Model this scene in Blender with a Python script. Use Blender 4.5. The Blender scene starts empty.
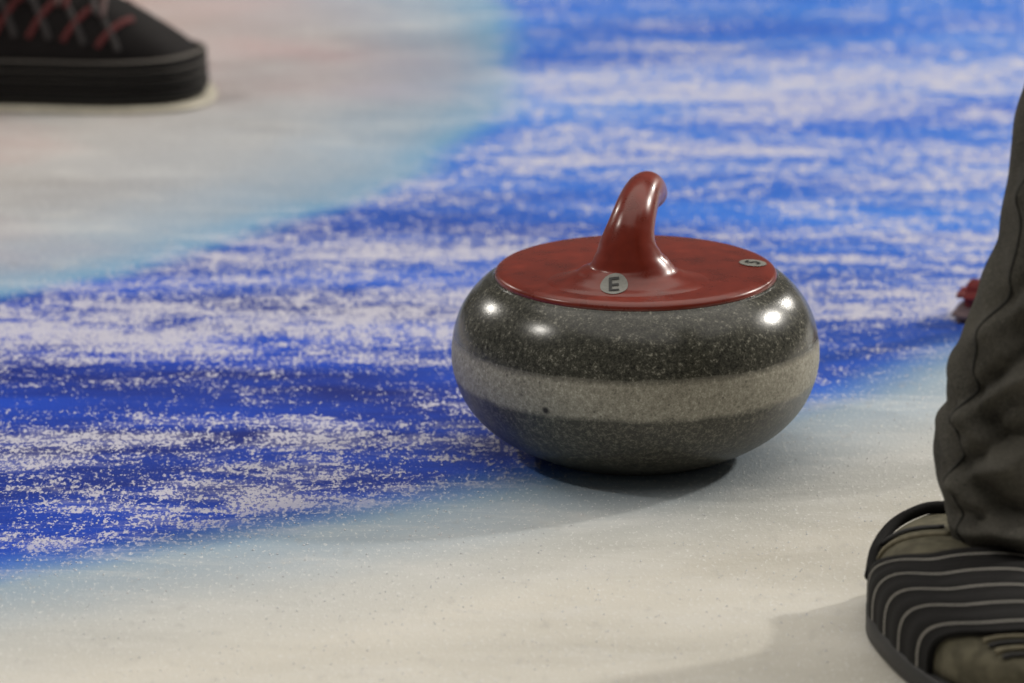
import bpy, bmesh, math, random
import numpy as np
from mathutils import Vector, Matrix, noise
from mathutils.bvhtree import BVHTree
random.seed(4)
sc=bpy.context.scene
sc.view_settings.view_transform='Standard'
def lin(r,g,b,a=1):
    f=lambda c:(c/255/12.92) if c/255<=.04045 else ((c/255+.055)/1.055)**2.4
    return (f(r),f(g),f(b),a)
# ---------- camera ----------
F=8270.; PITCH=math.radians(15.06); C=Vector((-.097,-6.273,1.778))
cd=bpy.data.cameras.new('camera'); cam=bpy.data.objects.new('camera',cd); sc.collection.objects.link(cam)
cam.location=C; cam.rotation_euler=(math.pi/2-PITCH,0,0)
cd.sensor_width=36; cd.lens=F*36/1024; cd.clip_end=200
cd.dof.use_dof=True; cd.dof.focus_distance=6.33; cd.dof.aperture_fstop=6.6
sc.camera=cam
def G(px,py):
    a=PITCH+math.atan((py-341.5)/F); d=C.z/math.tan(a)
    s=math.hypot(d,C.z)*math.cos(a-PITCH)/F
    return (C.x+(px-512)*s, C.y+d)
def fit(pts):
    P=np.array([G(*p) for p in pts]); A=np.c_[2*P,np.ones(len(P))]; b=(P**2).sum(1)
    s=np.linalg.lstsq(A,b,rcond=None)[0]; return s[0],s[1],math.sqrt(s[2]+s[0]**2+s[1]**2)
c1=fit([(0,300),(150,270),(300,235),(400,190),(450,160),(500,115),(530,60),(535,30)])
c2=fit([(0,562),(200,530),(400,492),(520,470),(830,385),(940,350)])
# ---------- node helper ----------
class M:
    def __init__(s,name):
        s.m=bpy.data.materials.new(name); s.m.use_nodes=True; s.t=s.m.node_tree; s.n=s.t.nodes
        s.b=s.n['Principled BSDF']; s.tc=s.n.new('ShaderNodeTexCoord')
        s.obj=s.tc.outputs['Object']
    def link(s,a,b): s.t.links.new(a,b)
    def set(s,sock,v):
        if isinstance(v,bpy.types.NodeSocket): s.link(v,sock)
        else: sock.default_value=v
    def math(s,op,a,b=0,c=None,clamp=False):
        n=s.n.new('ShaderNodeMath'); n.operation=op; n.use_clamp=clamp
        s.set(n.inputs[0],a); s.set(n.inputs[1],b)
        if c is not None: s.set(n.inputs[2],c)
        return n.outputs[0]
    def mapping(s,scale=(1,1,1),rot=(0,0,0),loc=(0,0,0),v=None):
        n=s.n.new('ShaderNodeMapping'); s.link(v or s.obj,n.inputs[0])
        n.inputs['Scale'].default_value=scale; n.inputs['Rotation'].default_value=rot; n.inputs['Location'].default_value=loc
        return n.outputs[0]
    def noise(s,scale,detail=2,rough=.5,v=None,dist=0):
        n=s.n.new('ShaderNodeTexNoise'); s.link(v or s.obj,n.inputs['Vector'])
        n.inputs['Scale'].default_value=scale; n.inputs['Detail'].default_value=detail
        n.inputs['Roughness'].default_value=rough; n.inputs['Distortion'].default_value=dist
        return n.outputs[0]
    def ramp(s,f,stops,interp='LINEAR'):
        n=s.n.new('ShaderNodeValToRGB'); r=n.color_ramp; r.interpolation=interp
        stops=sorted(stops,key=lambda q:q[0])
        while len(r.elements)<len(stops): r.elements.new(.5)
        for e,(p,c) in zip(r.elements,stops):
            e.position=p; e.color=c if not isinstance(c,(int,float)) else (c,c,c,1)
        s.set(n.inputs[0],f); return n.outputs[0]
    def mr(s,v,a,b,c=0,d=1,smooth=False):
        n=s.n.new('ShaderNodeMapRange'); s.set(n.inputs[0],v)
        if smooth: n.interpolation_type='SMOOTHSTEP'
        for i,x in enumerate((a,b,c,d)): n.inputs[i+1].default_value=x
        return n.outputs[0]
    def mix(s,f,a,b,mode='MIX'):
        n=s.n.new('ShaderNodeMix'); n.data_type='RGBA'; n.blend_type=mode
        s.set(n.inputs[0],f); s.set(n.inputs[6],a); s.set(n.inputs[7],b); return n.outputs[2]
    def bump(s,h,st=.3,d=.001):
        n=s.n.new('ShaderNodeBump'); n.inputs['Strength'].default_value=st; n.inputs['Distance'].default_value=d
        s.link(h,n.inputs['Height']); s.link(n.outputs[0],s.b.inputs['Normal'])
    def base(s,v): s.set(s.b.inputs['Base Color'],v)
    def rough(s,v): s.set(s.b.inputs['Roughness'],v)
def simple(name,col,rough=.5,nscale=200,var=.25,bump=.2,bd=.0008,spec=.5):
    m=M(name); n=m.noise(nscale,3)
    c2_=tuple(x*(1-var) for x in col[:3])+(1,); c3=tuple(min(1,x*(1+var)) for x in col[:3])+(1,)
    m.base(m.ramp(n,[(.35,c2_),(.65,c3)])); m.rough(rough); m.b.inputs['Specular IOR Level'].default_value=spec
    if bump: m.bump(n,bump,bd)
    return m.m
def link(o,parent=None):
    sc.collection.objects.link(o)
    if parent: o.parent=parent
    return o
def mesh_obj(name,verts,faces,mats,parent=None,smooth=True,mi=None):
    me=bpy.data.meshes.new(name); me.from_pydata([tuple(v) for v in verts],[],faces); me.update()
    for m in (mats if isinstance(mats,list) else [mats]): me.materials.append(m)
    if mi: 
        for p,i in zip(me.polygons,mi): p.material_index=i
    if smooth:
        for p in me.polygons: p.use_smooth=True
    bm=bmesh.new(); bm.from_mesh(me); bmesh.ops.recalc_face_normals(bm,faces=bm.faces); bm.to_mesh(me); bm.free()
    return link(bpy.data.objects.new(name,me),parent)
def empty(name,loc=(0,0,0),rz=0):
    e=bpy.data.objects.new(name,None); e.location=loc; e.rotation_euler=(0,0,rz); e.empty_display_size=.05
    return link(e)
def hermite(pts,t):
    xs=[p[0] for p in pts]
    if t<=xs[0]: return pts[0][1]
    if t>=xs[-1]: return pts[-1][1]
    i=max(k for k in range(len(xs)) if xs[k]<=t); i=min(i,len(xs)-2)
    def sl(k):
        if k==0: return (pts[1][1]-pts[0][1])/(xs[1]-xs[0])
        if k==len(xs)-1: return (pts[-1][1]-pts[-2][1])/(xs[-1]-xs[-2])
        return (pts[k+1][1]-pts[k-1][1])/(xs[k+1]-xs[k-1])
    h=xs[i+1]-xs[i]; u=(t-xs[i])/h
    return ((2*u**3-3*u*u+1)*pts[i][1]+(u**3-2*u*u+u)*h*sl(i)+(-2*u**3+3*u*u)*pts[i+1][1]+(u**3-u*u)*h*sl(i+1))
def revolve(name,prof,mat,parent=None,n=128,sub=4):
    pts=[]
    for i in range(len(prof)-1):
        for k in range(sub):
            t=i+k/sub
            pts.append((hermite([(j,p[0]) for j,p in enumerate(prof)],t),hermite([(j,p[1]) for j,p in enumerate(prof)],t)))
    pts.append(prof[-1])
    V=[];Fc=[]
    for r,z in pts:
        for j in range(n):
            a=2*math.pi*j/n; V.append((max(r,1e-5)*math.cos(a),max(r,1e-5)*math.sin(a),z))
    for i in range(len(pts)-1):
        for j in range(n):
            Fc.append((i*n+j,i*n+(j+1)%n,(i+1)*n+(j+1)%n,(i+1)*n+j))
    Fc.append(tuple(range(n))); Fc.append(tuple((len(pts)-1)*n+j for j in range(n)))
    return mesh_obj(name,V,Fc,mat,parent)
def sweep(name,path,mat,parent=None,n=24,sub=8,caps=True,fn=None):
    m=len(path); P=[]
    for i in range((m-1)*sub+1):
        t=i/sub; P.append([hermite([(j,p[k]) for j,p in enumerate(path)],t) for k in range(5)])
    V=[];Fc=[]; side=Vector((1,0,0))
    for i,p in enumerate(P):
        a=Vector(P[max(i-1,0)][:3]); b=Vector(P[min(i+1,len(P)-1)][:3]); T=(b-a).normalized()
        side=(side-T*side.dot(T)).normalized(); up=T.cross(side)
        for j in range(n):
            an=2*math.pi*j/n
            q=Vector(p[:3])+side*math.cos(an)*p[3]+up*math.sin(an)*p[4]
            if fn: q=fn(q,Vector(p[:3]),i/(len(P)-1),an)
            V.append(q)
    for i in range(len(P)-1):
        for j in range(n): Fc.append((i*n+j,i*n+(j+1)%n,(i+1)*n+(j+1)%n,(i+1)*n+j))
    if caps: Fc.append(tuple(range(n))); Fc.append(tuple((len(P)-1)*n+j for j in range(n)))
    return mesh_obj(name,V,Fc,mat,parent)

# ---------- ICE ----------
m=M('painted_ice'); pos=m.obj
def circ(c):
    n=m.n.new('ShaderNodeVectorMath'); n.operation='DISTANCE'
    m.link(pos,n.inputs[0]); n.inputs[1].default_value=(c[0],c[1],0)
    return n.outputs['Value']
sep=m.n.new('ShaderNodeSeparateXYZ'); m.link(pos,sep.inputs[0]); X,Y=sep.outputs[0],sep.outputs[1]
wob=m.math('MULTIPLY',m.math('SUBTRACT',m.noise(5,3),.5),.07)
t1=m.math('ADD',m.math('SUBTRACT',circ(c1),c1[2]),wob)
t2=m.math('ADD',m.math('SUBTRACT',c2[2],circ(c2)),wob)
big=m.noise(1,4,.6,m.mapping((1.3,3.2,1)))
pink=m.noise(1,3,.5,m.mapping((2.0,2.6,1),loc=(3.1,1.2,0)))
white_in=m.mix(m.mr(pink,.44,.64,0,.7),lin(194,191,190),lin(202,162,156))
white_in=m.mix(m.mr(big,.45,.7,0,.75),white_in,lin(154,144,138))
inner=m.mix(m.ramp(m.mr(t1,-.36,.0),[(0,0),(.45,.15),(.8,.48),(1,.95)]),white_in,lin(84,158,206))
cream=m.mix(m.mr(big,.38,.65),lin(222,218,208),lin(192,188,177))
outer=m.mix(m.ramp(m.mr(t2,-.30,0),[(0,0),(.4,.15),(.8,.5),(1,.9)]),cream,lin(78,148,196))
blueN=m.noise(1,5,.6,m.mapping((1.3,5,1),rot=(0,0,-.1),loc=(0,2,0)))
blue_a=m.mix(m.mr(blueN,.38,.62),lin(20,38,124),lin(30,80,208))  # navy tone paints soft shadow streaks into the blue
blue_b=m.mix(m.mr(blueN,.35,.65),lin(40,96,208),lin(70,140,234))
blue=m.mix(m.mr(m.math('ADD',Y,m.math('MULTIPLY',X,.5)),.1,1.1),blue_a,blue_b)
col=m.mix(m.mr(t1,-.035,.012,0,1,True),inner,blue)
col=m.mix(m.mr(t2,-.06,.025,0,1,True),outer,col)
# frost streaks left by sweeping; thin gaps also paint in soft shadow bands
st=m.noise(1,6,.62,m.mapping((1.6,4.5,1),rot=(0,0,-.2)),dist=.5)
st2=m.noise(1,6,.75,m.mapping((7,20,1),rot=(0,0,-.22),loc=(5,0,0)),dist=.6)
v=m.math('ADD',m.math('ADD',Y,m.math('MULTIPLY',X,-.13)),m.math('MULTIPLY',m.math('SUBTRACT',m.noise(1,4,.6,m.mapping((2.2,3.5,1),loc=(9,9,0))),.5),.42))
def yy(py): return (G(512,py)[1]+.7)/2.7
bands=[(560,.12),(515,.4),(490,.68),(462,.1),(440,.3),(422,.72),(400,.22),(370,.02),(350,.25),(328,.95),(300,.85),(275,.4),(250,.68),(228,.48),(205,.2),(180,.58),(158,.7),(135,.2),(110,.9),(70,.85),(45,.25),(20,.35),(0,.18)]
bd=m.ramp(m.math('DIVIDE',m.math('ADD',v,.7),2.7),[(yy(p),d) for p,d in bands],'B_SPLINE')
dens=m.math('ADD',m.math('ADD',m.math('MULTIPLY',bd,.66),m.math('MULTIPLY',m.mr(st,.3,.7),.44)),m.math('MULTIPLY',m.math('SUBTRACT',m.mr(st2,.3,.7),.5),1.0))
sp=m.noise(300,2,.75,m.mapping((1,.42,1)))
sp2=m.noise(75,3,.65,m.mapping((1,.42,1)))
spk=m.math('ADD',m.math('MULTIPLY',sp,.56),m.math('MULTIPLY',sp2,.44))
thr=m.mr(dens,.1,1,.64,.41)
frost=m.mr(m.math('SUBTRACT',spk,thr),-.025,.04,0,.88)
haze=m.mr(dens,.45,1.05,0,.5)
inblue=m.math('MULTIPLY',m.mr(t1,-.06,.01),m.mr(t2,-.05,.03))
frostB=m.math('MULTIPLY',m.math('MAXIMUM',frost,haze),inblue)
col=m.mix(frostB,col,lin(200,198,209))
pale=m.math('SUBTRACT',1,inblue)
w1=m.mr(sp,.58,.70,0,.65); col=m.mix(m.math('MULTIPLY',w1,pale),col,lin(240,240,238))
w2=m.mr(sp2,.58,.72,0,.22); col=m.mix(m.math('MULTIPLY',w2,pale),col,lin(140,138,136))
w3=m.mr(st2,.5,.72,0,.4); col=m.mix(m.math('MULTIPLY',w3,pale),col,lin(228,227,224))
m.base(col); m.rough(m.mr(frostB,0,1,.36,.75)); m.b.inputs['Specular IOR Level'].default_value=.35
m.bump(m.math('ADD',spk,m.math('MULTIPLY',frostB,.3)),.4,.002)
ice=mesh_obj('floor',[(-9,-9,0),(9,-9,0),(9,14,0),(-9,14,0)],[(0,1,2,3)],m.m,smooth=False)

cm=simple('frost_crumb',lin(232,232,236),.6,500,.05,0)
V=[];Fc=[]
for i in range(14000):
    x=random.uniform(-1.0,.8); y=random.uniform(-.75,1.8); s=random.uniform(.0003,.0011)
    if math.hypot(x,y)<.12: continue
    k=len(V); r=random.uniform(0,3)
    a,b=math.cos(r)*s,math.sin(r)*s
    V+= [(x+a,y+b,s*.4),(x-b,y+a,s*.4),(x-a,y-b,s*.4),(x+b,y-a,s*.4),(x,y,s*1.2),(x,y,0)]
    for q in range(4): Fc+=[(k+q,k+(q+1)%4,k+4),(k+(q+1)%4,k+q,k+5)]
mesh_obj('ice_shavings',V,Fc,cm,smooth=False)

# ---------- STONE ----------
stone=empty('curling_stone')
g=M('granite'); 
sepz=g.n.new('ShaderNodeSeparateXYZ'); g.link(g.obj,sepz.inputs[0]); Z=sepz.outputs[2]
n1=g.noise(260,3,.7); n2=g.noise(650,2,.6); mott=g.noise(38,3,.6)
grain=g.math('ADD',g.math('ADD',g.math('MULTIPLY',n1,.6),g.math('MULTIPLY',n2,.4)),g.math('MULTIPLY',g.math('SUBTRACT',mott,.5),.12))
pol=g.ramp(grain,[(.34,lin(28,28,25)),(.48,lin(60,60,53)),(.57,lin(82,81,72)),(.67,lin(148,145,133))])
hit=g.ramp(grain,[(.3,lin(96,93,84)),(.46,lin(144,140,127)),(.56,lin(162,158,145)),(.68,lin(200,196,183))])
lowc=g.ramp(grain,[(.34,lin(38,37,32)),(.5,lin(70,68,59)),(.67,lin(128,124,110))])
zz=g.math('ADD',Z,g.math('MULTIPLY',g.math('SUBTRACT',g.noise(40,2),.5),.005))
bandm=g.math('MULTIPLY',g.mr(zz,.062,.067),g.mr(zz,.098,.092))
colr=g.mix(g.mr(zz,.06,.07),lowc,pol)
colr=g.mix(bandm,colr,hit)
pit=g.n.new('ShaderNodeTexVoronoi'); g.link(g.obj,pit.inputs['Vector']); pit.inputs['Scale'].default_value=90
pm=g.mr(pit.outputs['Distance'],.12,.06); 
colr=g.mix(g.math('MULTIPLY',pm,g.math('MULTIPLY',bandm,.6)),colr,lin(60,56,48))
dn=g.n.new('ShaderNodeVectorMath'); dn.operation='DISTANCE'; g.link(g.obj,dn.inputs[0]); dn.inputs[1].default_value=(-.072,-.126,.068)
colr=g.mix(g.mr(dn.outputs['Value'],.0045,.0025),colr,lin(34,28,22))
g.base(colr); g.rough(g.math('ADD',g.mr(bandm,0,1,.23,.5),g.mr(zz,.07,.055,0,.1))); g.bump(grain,.12,.0006)
prof=[(.001,.004),(.05,.004),(.058,.001),(.063,0),(.070,.0005),(.080,.004),(.099,.013),(.117,.025),(.131,.040),(.140,.057),(.1445,.076),(.1435,.095),(.139,.112),(.131,.126),(.121,.137),(.113,.142),(.104,.1445),(.05,.145),(.001,.145)]
revolve('granite_body',prof,g.m,stone)
red=M('red_plastic'); nr=red.noise(40,4,.6)
red.base(red.ramp(nr,[(.3,lin(102,29,15)),(.6,lin(124,38,20)),(.75,lin(134,46,27))])); red.rough(red.mr(nr,.3,.7,.24,.36))
red.b.inputs['Coat Weight'].default_value=.12; red.b.inputs['Coat Roughness'].default_value=.15
DZ=.0055
plate=revolve('handle_plate',[(r,z+DZ) for r,z in [(.001,.137),(.10,.137),(.1085,.1365),(.1105,.1385),(.110,.1415),(.107,.1437),(.10,.1450),(.07,.1466),(.03,.1475),(.001,.1475)]],red.m,stone)
hp=[(-6,-40,-4,68,52),(-6,-40,-.4,62,45),(-6,-40,2.2,51,38.5),(-6,-40,6.5,41,33),(-6,-40,12.5,33,28.5),(-6.5,-40,21,26.5,25),(-6.5,-39,31,22.3,22),(-5,-36,41,19.3,20),(-2.5,-30,50.5,17.4,18),(.5,-18,58,16.3,17),(4,-2,62.5,15.2,16),(7.5,14,63,14.4,15),(10,29,59.5,13.8,14),(12,42,53.5,13.2,13.2),(12.7,47,50.5,11.8,11.8),(13.2,51,48.5,8,8),(13.5,52.5,47.5,3,3)]
neck=sweep('handle_grip',[(a/1000,(b-6)/1000,.147+DZ+c*(.92 if c>0 else 1)/1000,d/1000,e/1000) for a,b,c,d,e in hp],red.m,stone,n=56,sub=8)
def bvh_of(*objs):
    V=[];P=[]
    for o in objs:
        k=len(V); V+=[v.co.copy() for v in o.data.vertices]; P+=[[k+i for i in p.vertices] for p in o.data.polygons]
    return BVHTree.FromPolygons(V,P)
bv=bvh_of(plate,neck)
grey=simple('label_grey',lin(134,134,128),.4,400,.08,0); blk=simple('label_black',lin(14,14,16),.4,400,.1,0)
def label(name,cx,cy,r,txt,rz=0,txs=1.5):
    top=.176
    h=bv.ray_cast(Vector((cx,cy,top)),Vector((0,0,-1))); P0=h[0]; N=Vector((0,0,0))
    for k in range(12):
        a=k*math.pi/6
        hh=bv.ray_cast(Vector((cx+.006*math.cos(a),cy+.006*math.sin(a),top)),Vector((0,0,-1)))
        N+=hh[1] if hh[1].z>0 else -hh[1]
    N.normalize()
    ux=Vector((math.cos(rz),math.sin(rz),0)); ux=(ux-N*ux.dot(N)).normalized(); uy=N.cross(ux)
    def put(u,v_,off):
        o=P0+ux*u+uy*v_+N*.02; q=bv.ray_cast(o,-N)
        return (q[0] if q[0] else P0+ux*u+uy*v_)+N*off
    V=[];Fc=[]; n=40; k=8
    for i in range(k+1):
        for j in range(n):
            a=2*math.pi*j/n; V.append(put(r*i/k*math.cos(a),r*i/k*math.sin(a),.0005))
    for i in range(k):
        for j in range(n): Fc.append((i*n+j,i*n+(j+1)%n,(i+1)*n+(j+1)%n,(i+1)*n+j))
    mesh_obj(name+'_disc',V,Fc,grey,stone)
    cu=bpy.data.curves.new('t','FONT'); cu.body=txt; cu.size=1; cu.align_x='CENTER'; cu.align_y='CENTER'; cu.offset=.012
    o=bpy.data.objects.new('t',cu); sc.collection.objects.link(o); bpy.context.view_layer.update()
    me=bpy.data.meshes.new_from_object(o.evaluated_get(bpy.context.evaluated_depsgraph_get()))
    bpy.data.objects.remove(o)
    bm=bmesh.new(); bm.from_mesh(me); bmesh.ops.subdivide_edges(bm,edges=bm.edges,cuts=3)
    cxm=sum(v_.co.x for v_ in bm.verts)/len(bm.verts); ys=[v_.co.y for v_ in bm.verts]; cym=(min(ys)+max(ys))/2
    for v_ in bm.verts: v_.co=put((v_.co.x-cxm)*r*txs,(v_.co.y-cym)*r*txs,.0011)
    bm.to_mesh(me); bm.free(); me.materials.append(blk); me.name=name+'_letter'
    link(bpy.data.objects.new(name+'_letter',me),stone)
label('front_label',-.018,-.080,.0108,'E',-.02,1.8)
label('side_label',.092,.010,.0108,'5',1.2,1.6)

# ---------- SHOES ----------
def shoe(name,loc,rz,L,W,H,cen,z0,umat,toe=.84):
    e=empty(name,loc,rz)
    def wf(t):
        f=1
        if t<.12: f=math.sqrt(max(0,1-((.12-t)/.12)**2))
        if t>toe: f=math.sqrt(max(0,1-((t-toe)/(1-toe))**2))
        return hermite(W,t),f
    def pt(t,phi,off=0,zs=1):
        w,f=wf(t); c,s=math.cos(phi),max(0,math.sin(phi))
        hh=hermite(H,t)-z0
        if t>toe: hh*=.62+.38*f
        return Vector(((t-.5)*(L+2*off)+L/2, hermite(cen,t)+(w*f+off*min(1,f*2))*math.copysign(abs(c)**.75,c), z0+(hh+off)*s**.62*zs))
    ts=[.5-.5*math.cos(math.pi*i/56) for i in range(57)]
    n=40
    V=[];Fc=[]
    for t in ts:
        for j in range(n+1): V.append(pt(t,math.pi*j/n))
    w=n+1
    for i in range(len(ts)-1):
        for j in range(n): Fc.append((i*w+j,i*w+j+1,(i+1)*w+j+1,(i+1)*w+j))
        Fc.append((i*w,i*w+n,(i+1)*w+n,(i+1)*w))
    mesh_obj('upper',V,Fc,umat,e)
    def slab(nm,za,zb,off,mat,t0=0):
        tt=[t0+(1-t0)*(.5-.5*math.cos(math.pi*i/40)) for i in range(41)]
        ring=[pt(t,0,off) for t in tt]+[pt(t,math.pi,off) for t in reversed(tt[1:-1])]
        k=len(ring); V=[]
        prf=[(za,-.002),(za+.0015,0),(zb-.0015,0),(zb,-.002)]
        cx=sum((p for p in ring),Vector())/k
        for z,o in prf:
            for p in ring:
                d=(p-cx); d.z=0; q=p+d.normalized()*o; V.append((q.x,q.y,z))
        Fc=[tuple(range(k)),tuple(range(3*k,4*k))]
        for a in range(3):
            for j in range(k): Fc.append((a*k+j,a*k+(j+1)%k,(a+1)*k+(j+1)%k,(a+1)*k+j))
        return mesh_obj(nm,V,Fc,mat,e)
    return e,pt,slab
suede=simple('olive_suede',lin(92,88,73),.85,90,.25,.5,.002,.2)
suede2=simple('grey_suede_panel',lin(120,114,96),.85,140,.2,.4,.001,.2)
rubber=simple('black_rubber',lin(20,19,19),.55,300,.3,.2,.0005)
elastic=simple('black_elastic',lin(21,20,20),.8,600,.3,.4,.0006,.2)
stripe=simple('pale_stripe',lin(128,125,118),.7,400,.1,0)
blackfab=simple('black_mesh_fabric',lin(28,25,25),.8,500,.5,.5,.001,.2)
redfab=simple('red_trim',lin(96,36,36),.7,300,.2,.2)
greyfab=simple('grey_trim',lin(60,56,56),.8,300,.2,.2)
palelace=simple('pale_lace',lin(96,74,72),.7,300,.2,.2)
slidermat=simple('slider_teflon',lin(196,190,174),.4,60,.08,0)
# near right shoe
hx,hy=.222,-.365; tx,ty=.268,-.705
ang=math.atan2(ty-hy,tx-hx); L=math.hypot(tx-hx,ty-hy)
W=[(0,.044),(.15,.054),(.35,.065),(.5,.063),(.7,.056),(.85,.049),(1,.042)]
H=[(0,.058),(.15,.064),(.35,.074),(.5,.078),(.7,.069),(.85,.058),(1,.048)]
cen=[(0,0),(.4,-.006),(.7,-.006),(1,.004)]
e,pt,slab=shoe('curling_shoe',(hx,hy,0),ang,L,W,H,cen,.018,suede)
slab('sole',0,.018,.006,rubber)
def strap_wrap(name,e,pt,t0f,t1f,off,nstripe,mats,nt=132,np_=56):
    V=[];Fc=[];mi=[]
    for i in range(nt+1):
        a=i/nt
        for j in range(np_+1):
            phi=math.pi*j/np_; t=t0f(phi)+(t1f(phi)-t0f(phi))*a
            V.append(pt(t,phi,0 if i in(0,nt) else off+.0008*math.sin(a*nstripe*2*math.pi)))
    w=np_+1
    for i in range(nt):
        a=(i+.5)/nt; f=(a*nstripe)%1
        for j in range(np_):
            Fc.append((i*w+j,i*w+j+1,(i+1)*w+j+1,(i+1)*w+j)); mi.append(1 if .46<f<.54 else 0)
    return mesh_obj(name,V,Fc,mats,e,mi=mi)
ss=lambda x:(lambda u:u*u*(3-2*u))(max(0,min(1,x)))
strap_wrap('gripper_strap',e,pt,lambda p:.52-.28*ss((p-1.9)/1.24),lambda p:.89-.10*ss((p-1.7)/1.44),.005,5,[elastic,stripe])
sweep('gripper_cord',[tuple(pt(t,p,.004))+(.0045,.0045) for t,p in((.26,2.98),(.15,2.75),(.07,2.4),(.04,1.9),(.035,1.57),(.04,1.2),(.07,.8),(.14,.5),(.25,.3))],elastic,e,n=12,sub=6)
for k,t in enumerate((.90,.92,.94,.96)):
    sweep('lace_%d'%k,[tuple(pt(t+.006*math.sin(p*2),p,.001))+(.0020,.0020) for p in (1.0,1.3,1.57,1.85,2.1)],(suede2,rubber)[k%2],e,n=8,sub=4)
for k,(ta,tb) in enumerate(((.12,.24),(.20,.34))):
    sweep('seam_%d'%k,[tuple(pt(ta+(tb-ta)*i/5,2.85-1.2*i/5,.001))+(.0022,.0022) for i in range(6)],(rubber,suede2)[k],e,n=8,sub=4)
# far left shoe
W=[(0,.036),(.15,.040),(.4,.044),(.7,.053),(.85,.052),(1,.046)]
H=[(0,.12),(.2,.125),(.4,.122),(.55,.116),(.68,.104),(.8,.086),(.9,.067),(1,.054)]
cen=[(0,0),(.4,0),(.7,-.006),(1,0)]
gx=G(200,100)
e2,pt2,slab2=shoe('curling_shoe',(gx[0]-.30,gx[1],0),math.radians(4),.30,W,H,cen,.020,blackfab,toe=.86)
slab2('slider_plate',0,.005,.016,slidermat)
slab2('sole',.005,.020,.006,rubber)
H2=H
def lowwrap(name,za,zb,off,mat,t0=.25):
    V=[];Fc=[];nt=60; prof=[(za,0.0),(za+.001,off),(zb-.001,off),(zb,0.0)]
    tt=[t0+(1-t0)*math.sin(i/nt*math.pi/2) for i in range(nt+1)]
    line=[(t,0) for t in tt]+[(t,1) for t in reversed(tt[:-1])]
    for z,o in prof:
        for t,s in line:
            h=hermite(H2,t)-.02
            sn=min(1,(max(0,z-.02)/max(h*.8,.01)))**(1/.62); phi=math.asin(min(.98,sn))
            p=pt2(t,phi if s==0 else math.pi-phi,o+.003); V.append((p.x,p.y,z))
    k=len(line)
    for a in range(3):
        for j in range(k-1): Fc.append((a*k+j,a*k+j+1,(a+1)*k+j+1,(a+1)*k+j))
    mesh_obj(name,V,Fc,mat,e2)
ribl=simple('rib_line',lin(84,79,74),.7,300,.1,0)
for i in range(4):
    z=.012+i*.0088
    lowwrap('gripper_rib_%d'%i,z,z+.0068,.0055-.0006*i,elastic)
    lowwrap('gripper_line_%d'%i,z+.0064,z+.0088,.0042,ribl)
for k in range(7):
    t=.38+k*.055; sgn=1 if k%2 else -1
    sweep('lace_%d'%k,[tuple(pt2(t+sgn*.02*(p-1.57),p,.003))+(.0026,.0026) for p in (.55,.8,1.1,1.4,1.57,1.85,2.1,2.4)],(palelace,redfab,greyfab)[k%3],e2,n=8,sub=4)
for k in range(9):
    t=.32+k*.052
    for s_ in (0,1):
        f=lambda p:(p if s_==0 else math.pi-p)
        sweep('trim_%d_%d'%(k,s_),[tuple(pt2(t+(.16 if k%2 else -.10)*(p-.35),f(p),.0018))+(.0030,.0016) for p in (.3,.45,.6,.8,1.0)],redfab if k%2 else greyfab,e2,n=8,sub=4)

# ---------- TROUSER LEGS ----------
denim=M('dark_denim'); dn1=denim.noise(14,5,.65); dn2=denim.noise(700,2,.6)
tw=denim.noise(1,3,.6,denim.mapping((260,260,60)))
denim.base(denim.mix(denim.mr(dn2,.35,.65,0,.55),denim.ramp(dn1,[(.35,lin(42,42,41)),(.65,lin(74,72,66))]),denim.mix(tw,lin(72,70,64),lin(120,116,106))))
denim.rough(.9); denim.b.inputs['Specular IOR Level'].default_value=.15; denim.bump(denim.math('ADD',dn2,denim.math('MULTIPLY',dn1,3)),.5,.0012)
def fold(zh,seed,tilt,fs):
    def f(q,c,t,an):
        d=(q-c); z=q.z; r=d.length or 1
        k=1/(1+math.exp((z-zh-.16)/.035))
        w=0
        for (z0,slope,ph,amp,wd) in fs:
            zc=z0+zh+slope*math.sin(an-ph)+.006*math.sin(2.3*an+ph*5); u=(z-zc)/wd
            env=max(0,math.cos((an-ph)*.5))**6
            edge=.25+.75*abs(math.sin(an))
            w+=amp*env*edge*(math.exp(-u*u)-.9*math.exp(-(u-1.5)**2))
        w+=noise.noise(Vector((math.cos(an)*1.6+seed,math.sin(an)*1.6,z*13)))*.008*k
        w+=noise.noise(Vector((math.cos(an)*2.0,math.sin(an)*2.0+seed,z*6)))*.008
        q=q+Vector((d.x,d.y,0))/r*w
        kk=max(0,1-(z-zh)/.10) if z>=zh else 1
        q.z+=(-tilt*d.x+.12*d.y)*kk
        return q
    return f
FOLDS=[(.026,.020,4.5,.012,.008),(.052,-.035,4.1,.013,.009),(.078,.040,4.6,.013,.009),(.104,-.035,3.9,.013,.010),(.132,.045,4.3,.013,.010),(.165,-.045,4.0,.012,.012),(.205,.060,4.4,.011,.013),(.255,-.06,4.0,.010,.015),(.31,.07,4.3,.009,.017),(.38,-.06,4.1,.008,.019)]
leg=empty('curler_leg')
path=[(.276,-.480,.062,.056,.062),(.272,-.480,.072,.056,.063),(.270,-.480,.092,.055,.062),(.269,-.475,.130,.055,.060),(.281,-.465,.18,.058,.064),(.303,-.455,.23,.061,.068),(.322,-.445,.282,.064,.070),(.337,-.44,.375,.068,.074),(.346,-.45,.444,.071,.078),(.360,-.45,.55,.075,.082),(.37,-.41,.68,.082,.09),(.372,-.37,.86,.09,.098)]
tr=sweep('trouser',path,denim.m,leg,n=160,sub=30,caps=False,fn=fold(.065,2.3,.40,FOLDS))
so=tr.modifiers.new('s','SOLIDIFY'); so.thickness=.003; so.offset=-1
hemm=simple('hem_stitch',lin(34,33,30),.9,500,.2,.2)
vs=tr.data.vertices; N_=160
pts=[vs[i*N_+96].co for i in range(0,len(vs)//N_,4)]
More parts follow.
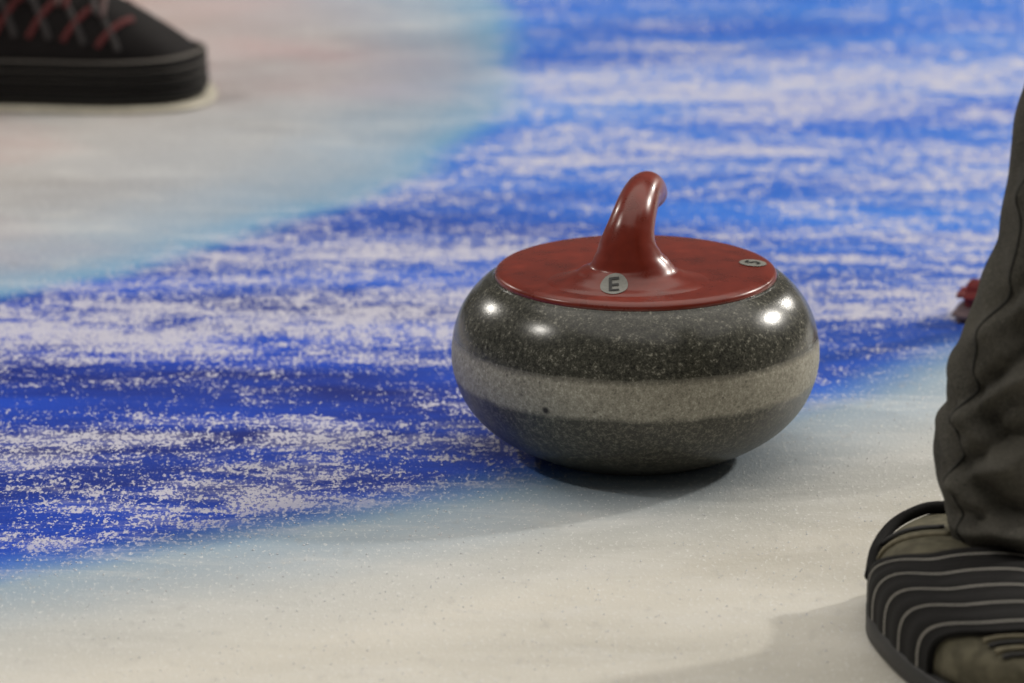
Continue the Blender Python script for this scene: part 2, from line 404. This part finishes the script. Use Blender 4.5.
sweep('side_seam',[(p.x,p.y,p.z,.0012,.0012) for p in pts],hemm,leg,n=8,sub=3)
ring=[vs[15*N_+i].co for i in range(0,N_,4)]; ring.append(ring[0])
sweep('hem_line',[(p.x,p.y,p.z,.0016,.0016) for p in ring],hemm,leg,n=8,sub=2,caps=False)
sock=simple('dark_sock',lin(30,30,30),.9,500,.2,.3)
sweep('ankle',[(.262,-.462,.05,.028,.030),(.264,-.465,.09,.028,.030),(.268,-.468,.125,.028,.030)],sock,leg,n=32)
leg2=empty('curler_leg')
ax,ay=gx[0]-.24,gx[1]
tr2=sweep('trouser',[(ax,ay,.135,.058,.055),(ax,ay,.2,.06,.058),(ax-.01,ay,.32,.066,.064),(ax-.01,ay,.48,.074,.07),(ax-.03,ay,.62,.08,.08),(ax-.06,ay,.8,.09,.09)],denim.m,leg2,n=64,sub=12,caps=False,fn=fold(.13,7.1,.1,[]))
so=tr2.modifiers.new('s','SOLIDIFY'); so.thickness=.003; so.offset=-1
sweep('ankle',[(ax,ay,.11,.033,.033),(ax,ay,.16,.034,.034),(ax,ay,.2,.036,.036)],sock,leg2,n=32)

# ---------- BROOM ----------
br=empty('curling_broom',(.350,.40,0),math.radians(-14))
def bbox(name,sx,sy,z0,z1,bev,mat,p,dx=0):
    bm=bmesh.new(); bmesh.ops.create_cube(bm,size=1)
    for v_ in bm.verts: v_.co=Vector((v_.co.x*sx+dx,v_.co.y*sy*(1-.25*(v_.co.z>0)),(z0+z1)/2+v_.co.z*(z1-z0)))
    bmesh.ops.bevel(bm,geom=bm.edges[:],offset=bev,segments=4,affect='EDGES')
    me=bpy.data.meshes.new(name); bm.to_mesh(me); bm.free(); me.materials.append(mat)
    for q in me.polygons:q.use_smooth=True
    return link(bpy.data.objects.new(name,me),p)
bbox('brush_pad',.155,.06,0,.012,.005,simple('pad_fabric',lin(110,92,96),.8,300,.1,.2),br)
bbox('brush_head',.15,.05,.011,.030,.008,simple('red_housing',lin(118,34,36),.5,100,.1,0),br)
sweep('ferrule',[(0,0,.028,.018,.018),(.008,.003,.05,.015,.015),(.016,.006,.075,.013,.013)],rubber,br,n=20)
sweep('handle',[(.012,.004,.06,.0125,.0125),(.12,.05,.5,.0125,.0125),(.24,.1,1.0,.0125,.0125)],rubber,br,n=20)

# ---------- LIGHTS ----------
def lamp(d,dist,size,power,col,name='arena_lamp_or_fill'):
    l=bpy.data.lights.new(name,'AREA'); l.shape='DISK'; l.size=size; l.energy=power; l.color=col
    o=bpy.data.objects.new(name,l); dv=Vector(d).normalized(); o.location=dv*dist+Vector((0,0,.1))
    o.rotation_euler=dv.to_track_quat('Z','Y').to_euler(); link(o)
warm=(1,.952,.875)
lamp((-.715,-.045,.71),7,.4,85,warm)
lamp((-.662,.641,.40),8,.4,70,warm)
lamp((.588,.758,.30),8,.4,80,warm)
lamp((.771,.449,.48),7,.4,235,warm)
lamp((.1,.1,.95),7,12,455,warm)  # oversized overhead disc added as general soft fill, not a real fixture
wd=bpy.data.worlds.new('world'); sc.world=wd; wd.use_nodes=True
wd.node_tree.nodes['Background'].inputs[0].default_value=(1,.96,.90,1); wd.node_tree.nodes['Background'].inputs[1].default_value=.11
